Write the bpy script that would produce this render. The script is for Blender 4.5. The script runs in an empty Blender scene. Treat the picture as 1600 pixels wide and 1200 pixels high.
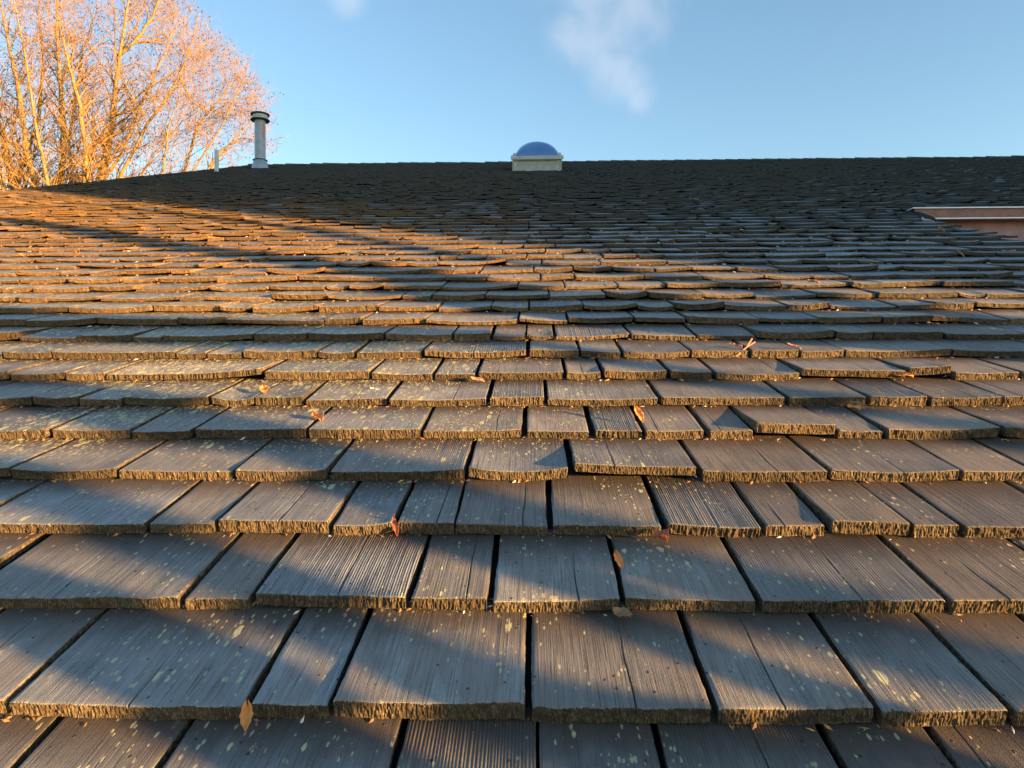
import bpy, bmesh, math, random
import numpy as np
from mathutils import Vector, Matrix

random.seed(7)
rng = np.random.default_rng(11)
S = bpy.context.scene
COL = S.collection

# ------------------------------------------------------------------ camera, sky, sun, exposure
CAMZ = 5.0
F = 1164.0                                   # focal length in pixels of a 1600 px wide frame
YAW = math.radians(1.7)
cam_d = bpy.data.cameras.new('camera'); cam = bpy.data.objects.new('camera', cam_d); COL.objects.link(cam)
cam_d.sensor_width = 36.0; cam_d.lens = 36.0 * F / 1600.0
cam_d.clip_start = 0.02; cam_d.clip_end = 3000
cam.location = (0, 0, CAMZ)
cam.rotation_euler = (math.radians(90), math.radians(0.08), YAW)
S.camera = cam
CAM_R = np.array(cam.rotation_euler.to_matrix())

SUN_ELEV, SUN_AZ = math.radians(4.6), math.radians(63)     # azimuth measured from straight behind the camera to the right
SUNV = np.array([math.sin(SUN_AZ) * math.cos(SUN_ELEV), -math.cos(SUN_AZ) * math.cos(SUN_ELEV), math.sin(SUN_ELEV)])
sun_d = bpy.data.lights.new('sun', 'SUN'); sun = bpy.data.objects.new('sun', sun_d); COL.objects.link(sun)
sun_d.energy = 5.0; sun_d.angle = math.radians(0.4); sun_d.color = (1.0, 0.55, 0.18)
sun.rotation_euler = Vector(SUNV).to_track_quat('Z', 'Y').to_euler()
sun.location = (30, -15, 20)

def cam_dir(px, py):
    d = CAM_R @ np.array([(px - 800) / F, -(py - 600) / F, -1.0])
    return d / np.linalg.norm(d)

W = bpy.data.worlds.new("World"); S.world = W; W.use_nodes = True
wt = W.node_tree; wt.nodes.clear()
def N(t, typ, **kw):
    n = t.nodes.new(typ)
    for k, v in kw.items():
        if k.startswith('i_'):
            n.inputs[k[2:].replace('_', ' ')].default_value = v
        else:
            setattr(n, k, v)
    return n
sky = N(wt, 'ShaderNodeTexSky', sky_type='NISHITA', sun_disc=False, sun_elevation=SUN_ELEV,
        sun_rotation=math.pi - SUN_AZ, altitude=50, air_density=1.0, dust_density=0.3, ozone_density=2.0)
bg = N(wt, 'ShaderNodeBackground'); bg.inputs['Strength'].default_value = 0.12
outw = N(wt, 'ShaderNodeOutputWorld')
# wispy clouds of the sky itself, found by direction
tc = N(wt, 'ShaderNodeTexCoord')
mapn = N(wt, 'ShaderNodeMapping'); mapn.inputs['Scale'].default_value = (1, 1, 0.75)
wt.links.new(tc.outputs['Generated'], mapn.inputs['Vector'])
nz = N(wt, 'ShaderNodeTexNoise'); nz.inputs['Scale'].default_value = 22; nz.inputs['Detail'].default_value = 7; nz.inputs['Roughness'].default_value = 0.5
nz.inputs['Distortion'].default_value = 0.6
wt.links.new(mapn.outputs[0], nz.inputs['Vector'])
def blob(px, py, r):
    d = cam_dir(px, py)
    dist = N(wt, 'ShaderNodeVectorMath', operation='DISTANCE'); dist.inputs[1].default_value = tuple(d)
    wt.links.new(tc.outputs['Generated'], dist.inputs[0])
    m = N(wt, 'ShaderNodeMapRange', interpolation_type='SMOOTHSTEP'); m.inputs['From Min'].default_value = r; m.inputs['From Max'].default_value = r * 0.0
    wt.links.new(dist.outputs['Value'], m.inputs['Value'])
    return m.outputs[0]
acc = None
for px, py, r in [(888, 55, .06), (925, 60, .08), (960, 45, .085), (1000, 5, .09), (955, 105, .07), (985, 130, .05), (1000, 150, .04), (930, -40, .11), (540, -8, .045), (880, -90, .12)]:
    b = blob(px, py, r)
    if acc is None: acc = b
    else:
        mx = N(wt, 'ShaderNodeMath', operation='MAXIMUM'); wt.links.new(acc, mx.inputs[0]); wt.links.new(b, mx.inputs[1]); acc = mx.outputs[0]
ml = N(wt, 'ShaderNodeMath', operation='MULTIPLY'); wt.links.new(acc, ml.inputs[0]); wt.links.new(nz.outputs['Fac'], ml.inputs[1])
mr = N(wt, 'ShaderNodeMapRange', interpolation_type='SMOOTHSTEP'); mr.inputs['From Min'].default_value = 0.08; mr.inputs['From Max'].default_value = 0.66
mr.inputs['To Max'].default_value = 0.24
wt.links.new(ml.outputs[0], mr.inputs['Value'])
mixc = N(wt, 'ShaderNodeMix', data_type='RGBA'); mixc.inputs[7].default_value = (2.3, 2.15, 2.2, 1)
tint = N(wt, 'ShaderNodeMix', data_type='RGBA', blend_type='MULTIPLY'); tint.inputs[0].default_value = 1.0; tint.inputs[7].default_value = (1, 1, 1, 1)
wt.links.new(sky.outputs[0], tint.inputs[6])
wt.links.new(mr.outputs[0], mixc.inputs[0]); wt.links.new(tint.outputs[2], mixc.inputs[6])
wt.links.new(mixc.outputs[2], bg.inputs['Color']); wt.links.new(bg.outputs[0], outw.inputs['Surface'])

S.view_settings.view_transform = 'Standard'; S.view_settings.look = 'None'
S.view_settings.gamma = 1.0; S.view_settings.use_curve_mapping = False
S.view_settings.exposure = 2.14
S.render.engine = 'CYCLES'
S.cycles.max_bounces = 6; S.cycles.diffuse_bounces = 3; S.cycles.glossy_bounces = 3

# ------------------------------------------------------------------ roof coordinates
ALPHA = math.atan(1 / 3.0)
CA, SA = math.cos(ALPHA), math.sin(ALPHA)
HP = 0.75                                    # camera height above the roof, square to it
EU = np.array([1.0, 0, 0]); EV = np.array([0, CA, SA]); EN = np.array([0, -SA, CA])
ORG = np.array([0, 0, CAMZ]) - HP * EN       # foot of the camera on the plane the butt bottoms lie on
def R2W(p):                                  # (x along the rows, s up the slope, h above it) -> world
    p = np.asarray(p, float)
    return ORG + p[..., 0:1] * EU + p[..., 1:2] * EV + p[..., 2:3] * EN
def at(px, py, h=0.0):                       # picture point -> point on the roof
    d = cam_dir(px, py)
    t = (h - HP) / (d @ EN)
    q = np.array([0, 0, CAMZ]) + t * d - ORG
    return np.array([q @ EU, q @ EV, h])
S1 = at(834, 1130)[1]
E = 0.2467                                   # exposure of one row
T = 0.026                                    # butt thickness
RAKE = at(0, 300)[0] - 0.02
S_RIDGE = at(834, 254)[1]
print('S1', S1, 'RAKE', RAKE, 'ridge', S_RIDGE, (S_RIDGE - S1) / E)
X_RIGHT = 21.0
CUT_X = 3.47; CUT_S = at(1440, 347)[1]; EAVE_S = at(1427, 330)[1]; EAVE_X = at(1427, 330)[0]
print('cut', CUT_X, CUT_S, 'eave', EAVE_S, EAVE_X, at(1600, 376))

# ------------------------------------------------------------------ helpers
def tag(o, label=None, category=None, group=None, kind=None):
    if label: o['label'] = label
    if category: o['category'] = category
    if group: o['group'] = group
    if kind: o['kind'] = kind
    return o
def empty(name, loc=(0, 0, 0), parent=None):
    o = bpy.data.objects.new(name, None); COL.objects.link(o); o.location = loc
    if parent: o.parent = parent
    return o
def mesh_obj(name, verts, faces, mats, parent=None, fmat=None, smooth=False, attrs=None, edges=()):
    me = bpy.data.meshes.new(name)
    me.from_pydata([tuple(v) for v in verts] if not isinstance(verts, np.ndarray) else verts.tolist(), list(edges), faces)
    for m in (mats if isinstance(mats, (list, tuple)) else [mats]): me.materials.append(m)
    if fmat is not None: me.polygons.foreach_set('material_index', np.asarray(fmat, dtype=np.int32))
    if smooth: me.polygons.foreach_set('use_smooth', np.ones(len(me.polygons), dtype=bool))
    for k, a in (attrs or {}).items():
        at_ = me.attributes.new(k, 'FLOAT_VECTOR', 'POINT'); at_.data.foreach_set('vector', np.asarray(a, np.float32).ravel())
    me.update()
    o = bpy.data.objects.new(name, me); COL.objects.link(o)
    if parent:
        o.parent = parent
        o.matrix_parent_inverse = Matrix.Translation(-Vector(parent_world(parent)))
    return o
def parent_world(p):
    v = Vector((0, 0, 0))
    while p is not None:
        v = v + p.location + (p.matrix_parent_inverse.translation if p.parent else Vector((0, 0, 0)))
        p = p.parent
    return v
class MB:
    def __init__(s): s.v = []; s.f = []; s.m = []
    def add(s, vs, fs, m=0):
        o = len(s.v); s.v += [tuple(v) for v in vs]; s.f += [tuple(i + o for i in f) for f in fs]; s.m += [m] * len(fs)
    def prism(s, ring, off, m=0):            # closed ring extruded by off
        n = len(ring); off = np.array(off)
        a = [np.array(r, float) for r in ring]
        s.add(a + [r + off for r in a], [tuple(range(n))[::-1], tuple(range(n, 2 * n))] + [(i, (i + 1) % n, n + (i + 1) % n, n + i) for i in range(n)], m)
    def lathe(s, c, prof, n=24, m=0, axis=(0, 0, 1)):   # prof [(r, z)]
        q = Vector((0, 0, 1)).rotation_difference(Vector(axis)).to_matrix()
        vs = []
        for r, z in prof:
            for i in range(n):
                a = 2 * math.pi * i / n
                vs.append(tuple(np.array(c) + np.array(q @ Vector((r * math.cos(a), r * math.sin(a), z)))))
        fs = [(j * n + i, j * n + (i + 1) % n, (j + 1) * n + (i + 1) % n, (j + 1) * n + i) for j in range(len(prof) - 1) for i in range(n)]
        s.add(vs, fs, m)
    def tube(s, pts, rad, n=6, m=0, cap=True):
        pts = [Vector(p) for p in pts]; vs = []; up = Vector((0.13, 0.31, 0.94))
        for i, p in enumerate(pts):
            d = (pts[min(i + 1, len(pts) - 1)] - pts[max(i - 1, 0)]).normalized()
            a = d.cross(up)
            if a.length < .05: a = d.cross(Vector((1, 0, 0)))
            a.normalize(); b = d.cross(a)
            r = float(rad[i] if hasattr(rad, '__len__') else rad)
            for k in range(n):
                t = 2 * math.pi * k / n
                vs.append(p + r * (math.cos(t) * a + math.sin(t) * b))
        L = len(pts)
        fs = [(j * n + i, j * n + (i + 1) % n, (j + 1) * n + (i + 1) % n, (j + 1) * n + i) for j in range(L - 1) for i in range(n)]
        if cap: fs += [tuple(range(n))[::-1], tuple(range((L - 1) * n, L * n))]
        s.add(vs, fs, m)
    def build(s, name, mats, parent=None, smooth=False, **kw):
        return mesh_obj(name, s.v, s.f, mats, parent, fmat=s.m, smooth=smooth, **kw)
    def rbox(s, lo, hi, m=0, b=0.0):         # box in roof coordinates
        (x0, s0, h0), (x1, s1, h1) = lo, hi
        vs = R2W([(x, ss, h) for h in (h0, h1) for ss in (s0, s1) for x in (x0, x1)])
        s.add(vs, [(0, 2, 3, 1), (4, 5, 7, 6), (0, 1, 5, 4), (2, 6, 7, 3), (0, 4, 6, 2), (1, 3, 7, 5)], m)
    def box(s, lo, hi, m=0):
        (x0, y0, z0), (x1, y1, z1) = lo, hi
        vs = [(x, y, z) for z in (z0, z1) for y in (y0, y1) for x in (x0, x1)]
        s.add(vs, [(0, 2, 3, 1), (4, 5, 7, 6), (0, 1, 5, 4), (2, 6, 7, 3), (0, 4, 6, 2), (1, 3, 7, 5)], m)

def h1(n):                                   # integer hash -> 0..1
    n = (np.asarray(n).astype(np.int64) * 374761393 + 668265263) & 0x7fffffff
    n = ((n ^ (n >> 13)) * 1274126177) & 0x7fffffff
    return ((n ^ (n >> 16)) & 0xffff) / 65535.0
def noise1(x, seed=0):
    x = np.asarray(x, float) + seed * 131.7; i = np.floor(x).astype(np.int64); f = x - i; f = f * f * (3 - 2 * f)
    return h1(i) * (1 - f) + h1(i + 1) * f
def noise2(x, y, seed=0):
    x = np.asarray(x, float) + seed * 17.3; y = np.asarray(y, float) + seed * 5.1
    i = np.floor(x).astype(np.int64); j = np.floor(y).astype(np.int64); f = x - i; g = y - j
    f = f * f * (3 - 2 * f); g = g * g * (3 - 2 * g)
    H = lambda a, b: h1(a * 7919 + b * 104729)
    return (H(i, j) * (1 - f) + H(i + 1, j) * f) * (1 - g) + (H(i, j + 1) * (1 - f) + H(i + 1, j + 1) * f) * g

# ------------------------------------------------------------------ materials
def new_mat(name):
    m = bpy.data.materials.new(name); m.use_nodes = True
    t = m.node_tree; t.nodes.clear()
    o = N(t, 'ShaderNodeOutputMaterial'); b = N(t, 'ShaderNodeBsdfPrincipled')
    t.links.new(b.outputs[0], o.inputs[0])
    return m, t, b
def ramp(t, stops, src, interp='LINEAR'):
    r = t.nodes.new('ShaderNodeValToRGB'); r.color_ramp.interpolation = interp
    el = r.color_ramp.elements
    while len(el) < len(stops): el.new(0.5)
    for e, (p, c) in zip(el, stops):
        e.position = p; e.color = (*c, 1) if len(c) == 3 else c
    t.links.new(src, r.inputs[0]); return r.outputs[0]
def mathn(t, op, a, b=None, c=None):
    n = t.nodes.new('ShaderNodeMath'); n.operation = op
    for i, v in enumerate((a, b, c)):
        if v is None: continue
        if isinstance(v, (int, float)): n.inputs[i].default_value = v
        else: t.links.new(v, n.inputs[i])
    return n.outputs[0]
def maprange(t, v, a, b, c=0.0, d=1.0):
    n = t.nodes.new('ShaderNodeMapRange'); n.interpolation_type = 'SMOOTHSTEP'
    t.links.new(v, n.inputs['Value'])
    n.inputs['From Min'].default_value = a; n.inputs['From Max'].default_value = b; n.inputs['To Min'].default_value = c; n.inputs['To Max'].default_value = d
    return n.outputs[0]
def mixrgb(t, f, a, b, blend='MIX'):
    n = t.nodes.new('ShaderNodeMix'); n.data_type = 'RGBA'; n.blend_type = blend
    for i, v in ((0, f), (6, a), (7, b)):
        if isinstance(v, (int, float)): n.inputs[i].default_value = v
        elif isinstance(v, tuple): n.inputs[i].default_value = (*v, 1) if len(v) == 3 else v
        else: t.links.new(v, n.inputs[i])
    return n.outputs[2]
def attr(t, name):
    n = t.nodes.new('ShaderNodeAttribute'); n.attribute_name = name
    s = t.nodes.new('ShaderNodeSeparateXYZ'); t.links.new(n.outputs['Vector'], s.inputs[0])
    return n.outputs['Vector'], s.outputs
def vscale(t, v, sc, off=None):
    n = t.nodes.new('ShaderNodeMapping'); n.inputs['Scale'].default_value = sc
    t.links.new(v, n.inputs['Vector']); return n.outputs[0]
def noisen(t, vec, scale=1.0, detail=3, rough=.5, dist=0.0):
    n = t.nodes.new('ShaderNodeTexNoise'); n.inputs['Scale'].default_value = scale; n.inputs['Detail'].default_value = detail
    n.inputs['Roughness'].default_value = rough; n.inputs['Distortion'].default_value = dist
    t.links.new(vec, n.inputs['Vector']); return n.outputs['Fac']
def bumpn(t, b, hgt, dist, strength=1.0):
    n = t.nodes.new('ShaderNodeBump'); n.inputs['Distance'].default_value = dist; n.inputs['Strength'].default_value = strength
    t.links.new(hgt, n.inputs['Height']); t.links.new(n.outputs[0], b.inputs['Normal'])

# weathered face of the shakes. 'loc' = (x, s, h) on the shake itself with a random shift per shake, 'pos' = (x, s) on the roof, 'rnd' = per shake
def shake_top():
    m, t, b = new_mat('weathered_shake')
    loc, L = attr(t, 'loc'); pos, P = attr(t, 'pos'); rnd, Rn = attr(t, 'rnd')
    fine = noisen(t, vscale(t, loc, (520, 9, 1)), 1, 3, .6)
    med = noisen(t, vscale(t, loc, (120, 3.5, 1)), 1, 3, .6)
    blot = noisen(t, vscale(t, loc, (16, 7, 1)), 1, 4, .6)
    grit = noisen(t, vscale(t, loc, (700, 500, 1)), 1, 2, .6)
    c = ramp(t, [(.22, (.085, .092, .093)), (.5, (.258, .273, .274)), (.78, (.50, .515, .505))], mathn(t, 'ADD', mathn(t, 'MULTIPLY', med, .38), mathn(t, 'MULTIPLY', blot, .62)))
    c = mixrgb(t, maprange(t, fine, .5, .34, 0, .8), c, (.05, .048, .05))
    c = mixrgb(t, maprange(t, grit, .45, .72, 0, .5), c, (.38, .37, .36))
    c = mixrgb(t, 1.0, c, ramp(t, [(0, (.46, .47, .50)), (.3, (.95, .98, 1.03)), (.6, (.72, .68, .62)), (.8, (1.12, 1.11, 1.09)), (1, (1.42, 1.40, 1.34))], Rn['X']), 'MULTIPLY')
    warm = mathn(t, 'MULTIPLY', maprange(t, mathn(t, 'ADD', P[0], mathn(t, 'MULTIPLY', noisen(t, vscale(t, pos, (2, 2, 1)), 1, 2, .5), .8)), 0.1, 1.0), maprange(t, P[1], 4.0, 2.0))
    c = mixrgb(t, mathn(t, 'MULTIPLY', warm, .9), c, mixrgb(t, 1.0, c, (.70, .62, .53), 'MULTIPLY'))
    # purple-brown stain in patches of the timber
    c = mixrgb(t, maprange(t, mathn(t, 'ADD', blot, mathn(t, 'MULTIPLY', mathn(t, 'SUBTRACT', Rn['X'], .5), .25)), .47, .66, 0, .62), c, (.150, .122, .100))
    # litter and damp brown stain that gathers just below the next row
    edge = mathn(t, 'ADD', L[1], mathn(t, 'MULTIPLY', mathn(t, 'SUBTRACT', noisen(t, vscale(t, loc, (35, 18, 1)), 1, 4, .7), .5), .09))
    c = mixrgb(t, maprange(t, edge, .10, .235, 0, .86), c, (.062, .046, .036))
    # dark damp pits
    vd = t.nodes.new('ShaderNodeTexVoronoi'); vd.inputs['Scale'].default_value = 1; t.links.new(vscale(t, loc, (62, 45, 1)), vd.inputs['Vector'])
    sp = t.nodes.new('ShaderNodeSeparateXYZ'); t.links.new(vd.outputs['Color'], sp.inputs[0])
    pit = mathn(t, 'MULTIPLY', maprange(t, vd.outputs['Distance'], .17, .10), maprange(t, sp.outputs[0], .70, .72))
    c = mixrgb(t, mathn(t, 'MULTIPLY', pit, .85), c, (.018, .015, .013))
    # shade put into the colour, deeper up the slope and to the right
    upper_shade = mathn(t, 'ADD', mathn(t, 'ADD', P[1], mathn(t, 'MULTIPLY', P[0], .75)), mathn(t, 'MULTIPLY', noisen(t, vscale(t, pos, (.6, .6, 1)), 1, 3, .6), 4.0))
    c = mixrgb(t, maprange(t, upper_shade, 6.0, 13.0, 0, .55), c, (.095, .110, .114))
    # lichen
    dens = noisen(t, vscale(t, pos, (3.1, 3.7, 1)), 1, 4, .65)
    left = maprange(t, mathn(t, 'ABSOLUTE', mathn(t, 'ADD', mathn(t, 'SUBTRACT', P[1], 2.7), mathn(t, 'MULTIPLY', mathn(t, 'ADD', P[0], 1.0), .55))), 1.1, .0, 0, .42)
    leftx = maprange(t, P[0], .1, -.7, 0, 1)
    dens = mathn(t, 'ADD', dens, mathn(t, 'MULTIPLY', left, leftx))
    dens = mathn(t, 'SUBTRACT', dens, mathn(t, 'MULTIPLY', maprange(t, P[0], .0, .8), maprange(t, P[1], 5.0, 2.5, 0, .07)))
    for (cx_, cy_, rad_, am_) in [(335, 520, .34, .46), (270, 590, .26, .44), (345, 596, .2, .4), (150, 655, .18, .6), (25, 705, .20, .6), (535, 545, .16, .46), (430, 452, .5, .3), (505, 590, .15, .3), (700, 575, .2, .12), (1010, 870, .06, .2), (690, 590, .12, .14), (330, 505, .5, .15)]:
        pc = at(cx_, cy_)
        dn = t.nodes.new('ShaderNodeVectorMath'); dn.operation = 'DISTANCE'; dn.inputs[1].default_value = (pc[0], pc[1], .015)
        t.links.new(pos, dn.inputs[0])
        dens = mathn(t, 'ADD', dens, maprange(t, dn.outputs['Value'], rad_ * 1.45, 0, 0, am_ * 1.35))
    def spots(sx, sy, r0, th0, th1, cut, seed):
        mp = t.nodes.new('ShaderNodeMapping'); mp.inputs['Scale'].default_value = (sx, sy, 1); mp.inputs['Location'].default_value = (seed, seed * .7, 0)
        t.links.new(loc, mp.inputs['Vector'])
        wob = t.nodes.new('ShaderNodeTexNoise'); wob.inputs['Scale'].default_value = 3.4; wob.inputs['Detail'].default_value = 5; wob.inputs['Roughness'].default_value = .75; t.links.new(mp.outputs[0], wob.inputs['Vector'])
        vm = t.nodes.new('ShaderNodeVectorMath'); vm.operation = 'ADD'; t.links.new(mp.outputs[0], vm.inputs[0])
        sc = t.nodes.new('ShaderNodeVectorMath'); sc.operation = 'SCALE'; sc.inputs['Scale'].default_value = .8; t.links.new(wob.outputs['Color'], sc.inputs[0])
        t.links.new(sc.outputs[0], vm.inputs[1])
        v = t.nodes.new('ShaderNodeTexVoronoi'); v.inputs['Scale'].default_value = 1; t.links.new(vm.outputs[0], v.inputs['Vector'])
        s2 = t.nodes.new('ShaderNodeSeparateXYZ'); t.links.new(v.outputs['Color'], s2.inputs[0])
        size = mathn(t, 'MULTIPLY', s2.outputs[1], r0)
        inside = maprange(t, mathn(t, 'SUBTRACT', v.outputs['Distance'], size), .04, -.03)
        pick = maprange(t, mathn(t, 'ADD', s2.outputs[0], mathn(t, 'ADD', mathn(t, 'MULTIPLY', mathn(t, 'SUBTRACT', dens, .5), 1.9), .42)), cut, cut + .05)
        return mathn(t, 'MULTIPLY', inside, pick), s2.outputs[2]
    a1, k1 = spots(56, 17, .44, 0, 0, 1.42, 3.1)
    a2, k2 = spots(125, 46, .42, 0, 0, 1.37, 9.7)
    a3, k3 = spots(190, 64, .50, 0, 0, 1.27, 5.3)
    a4, k4 = spots(15, 9, .33, 0, 0, 1.27, 7.7)
    a4 = mathn(t, 'MULTIPLY', a4, maprange(t, P[1], 5.0, 8.0))
    a1 = mathn(t, 'MAXIMUM', a1, a4)
    la = mathn(t, 'MAXIMUM', mathn(t, 'MAXIMUM', a1, a2), mathn(t, 'MULTIPLY', a3, .85))
    lc = mixrgb(t, k2, (.52, .54, .34), (.72, .64, .32))
    lc = mixrgb(t, mathn(t, 'MULTIPLY', grit, .25), lc, (.25, .25, .16))
    c = mixrgb(t, mathn(t, 'MULTIPLY', la, .85), c, lc)
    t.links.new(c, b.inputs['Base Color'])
    b.inputs['Roughness'].default_value = .55; b.inputs['Specular IOR Level'].default_value = .5
    hh = mathn(t, 'ADD', mathn(t, 'MULTIPLY', fine, 1.0), mathn(t, 'MULTIPLY', grit, .8))
    hh = mathn(t, 'ADD', hh, mathn(t, 'MULTIPLY', la, .5)); hh = mathn(t, 'SUBTRACT', hh, pit)
    bumpn(t, b, hh, .0019, 1.0)
    return m
def shake_end():
    m, t, b = new_mat('shake_end_grain')
    loc, L = attr(t, 'loc'); rnd, Rn = attr(t, 'rnd')
    fib = noisen(t, vscale(t, loc, (620, 120, 130)), 1, 5, .75)
    blot = noisen(t, vscale(t, loc, (60, 20, 60)), 1, 3, .6)
    c = ramp(t, [(.36, (.030, .024, .019)), (.54, (.125, .100, .070)), (.74, (.44, .34, .22))], fib)
    c = mixrgb(t, maprange(t, blot, .45, .62, 0, .72), c, (.062, .050, .036))
    c = mixrgb(t, 1.0, c, ramp(t, [(0, (.75, .74, .72)), (1, (1.25, 1.2, 1.12))], Rn['Y']), 'MULTIPLY')
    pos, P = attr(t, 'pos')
    left_sun = mathn(t, 'MULTIPLY', maprange(t, P[1], 2.0, 4.5), maprange(t, P[0], 1.2, -.8))  # sunlight on the upper left butts put into their colour
    c = mixrgb(t, left_sun, c, mixrgb(t, 1.0, c, (1.85, 1.46, 1.05), 'MULTIPLY'))
    upper_shade = mathn(t, 'ADD', mathn(t, 'ADD', P[1], mathn(t, 'MULTIPLY', P[0], .75)), mathn(t, 'MULTIPLY', noisen(t, vscale(t, pos, (.6, .6, 1)), 1, 3, .6), 4.0))  # same upper right shade painted into the butts
    c = mixrgb(t, maprange(t, upper_shade, 5.5, 11.0, 0, .86), c, (.062, .072, .076))
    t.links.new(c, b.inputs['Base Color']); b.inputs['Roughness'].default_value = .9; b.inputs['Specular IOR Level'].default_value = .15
    bumpn(t, b, fib, .0025, 1.0)
    return m
def plain(name, col, rough=.6, spec=.4, metal=0.0, nscale=20, var=.25, bump=.0, col2=None, streak=None):
    m, t, b = new_mat(name)
    tcn = t.nodes.new('ShaderNodeTexCoord')
    v = tcn.outputs['Object']
    if streak: v = vscale(t, v, streak)
    n = noisen(t, v, nscale, 5, .6)
    dark = tuple(x * (1 - var) for x in col); lite = tuple(min(1, x * (1 + var)) for x in col)
    c = ramp(t, [(.3, col2 or dark), (.7, lite)], n)
    t.links.new(c, b.inputs['Base Color']); b.inputs['Roughness'].default_value = rough; b.inputs['Specular IOR Level'].default_value = spec
    b.inputs['Metallic'].default_value = metal
    if bump: bumpn(t, b, n, bump)
    return m
M_TOP, M_END = shake_top(), shake_end()
M_FELT = plain('black_felt', (.012, .012, .013), .9, .2, bump=.001, nscale=60)
M_PAINT = plain('cream_paint', (.60, .60, .54), .5, .4, nscale=6, var=.12)
M_PAINT2 = plain('stained_cream_flashing', (.42, .425, .36), .6, .3, nscale=9, var=.25)
M_GREY = plain('grey_galvanised', (.36, .40, .44), .45, .5, metal=.25, nscale=7, var=.15)
M_LEAD = plain('dark_lead', (.045, .05, .05), .6, .4)
M_PVC = plain('pale_plastic_pipe', (.55, .60, .52), .45, .4, nscale=9, var=.1)
M_PINK = plain('pink_plaster', (.44, .29, .30), .9, .15, nscale=9, var=.22, bump=.003)
M_COPPER = plain('brown_fascia', (.27, .11, .08), .45, .5, nscale=14, var=.3)
M_DRIP = plain('drip_edge_metal', (.62, .64, .70), .35, .5, metal=.3, nscale=10, var=.12)
M_WALL = plain('house_wall', (.42, .38, .32), .9, .2, nscale=5, var=.12, bump=.003)
M_NB = plain('shade_house_wall', (.40, .37, .33), .9, .2, nscale=5, var=.12, bump=.003)
M_NBR = plain('dark_roofing', (.09, .08, .08), .9, .2, nscale=8, var=.3, bump=.01)
M_GROUND = plain('grass_ground', (.05, .07, .025), .95, .1, nscale=3, var=.5, bump=.02)
M_BARK = plain('pale_bark', (.34, .24, .11), .9, .1, nscale=5, var=.35, streak=(3, 3, .8), col2=(.15, .105, .06), bump=.05)
M_TWIG = plain('twig_bark', (.29, .185, .075), .9, .1, nscale=2, var=.3)
M_BALL = plain('seed_ball', (.12, .045, .03), .9, .1)
M_BARK2 = plain('shade_tree_bark', (.14, .11, .085), .9, .1, nscale=10, var=.35, bump=.01)
def dome_mat():
    m, t, b = new_mat('smoked_acrylic')
    tcn = t.nodes.new('ShaderNodeTexCoord')
    n = noisen(t, tcn.outputs['Object'], 3, 4, .6)
    t.links.new(ramp(t, [(.3, (.08, .20, .45)), (.7, (.13, .27, .54))], n), b.inputs['Base Color'])
    b.inputs['Roughness'].default_value = .12; b.inputs['Specular IOR Level'].default_value = .6
    b.inputs['Coat Weight'].default_value = .5; b.inputs['Coat Roughness'].default_value = .05
    return m
M_DOME = dome_mat()

# ------------------------------------------------------------------ the house
house = empty('house', (7.0, 22.0, 0.0))
tag(house, 'house under a dark weathered wood shake roof that fills most of the photo', 'house')

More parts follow.
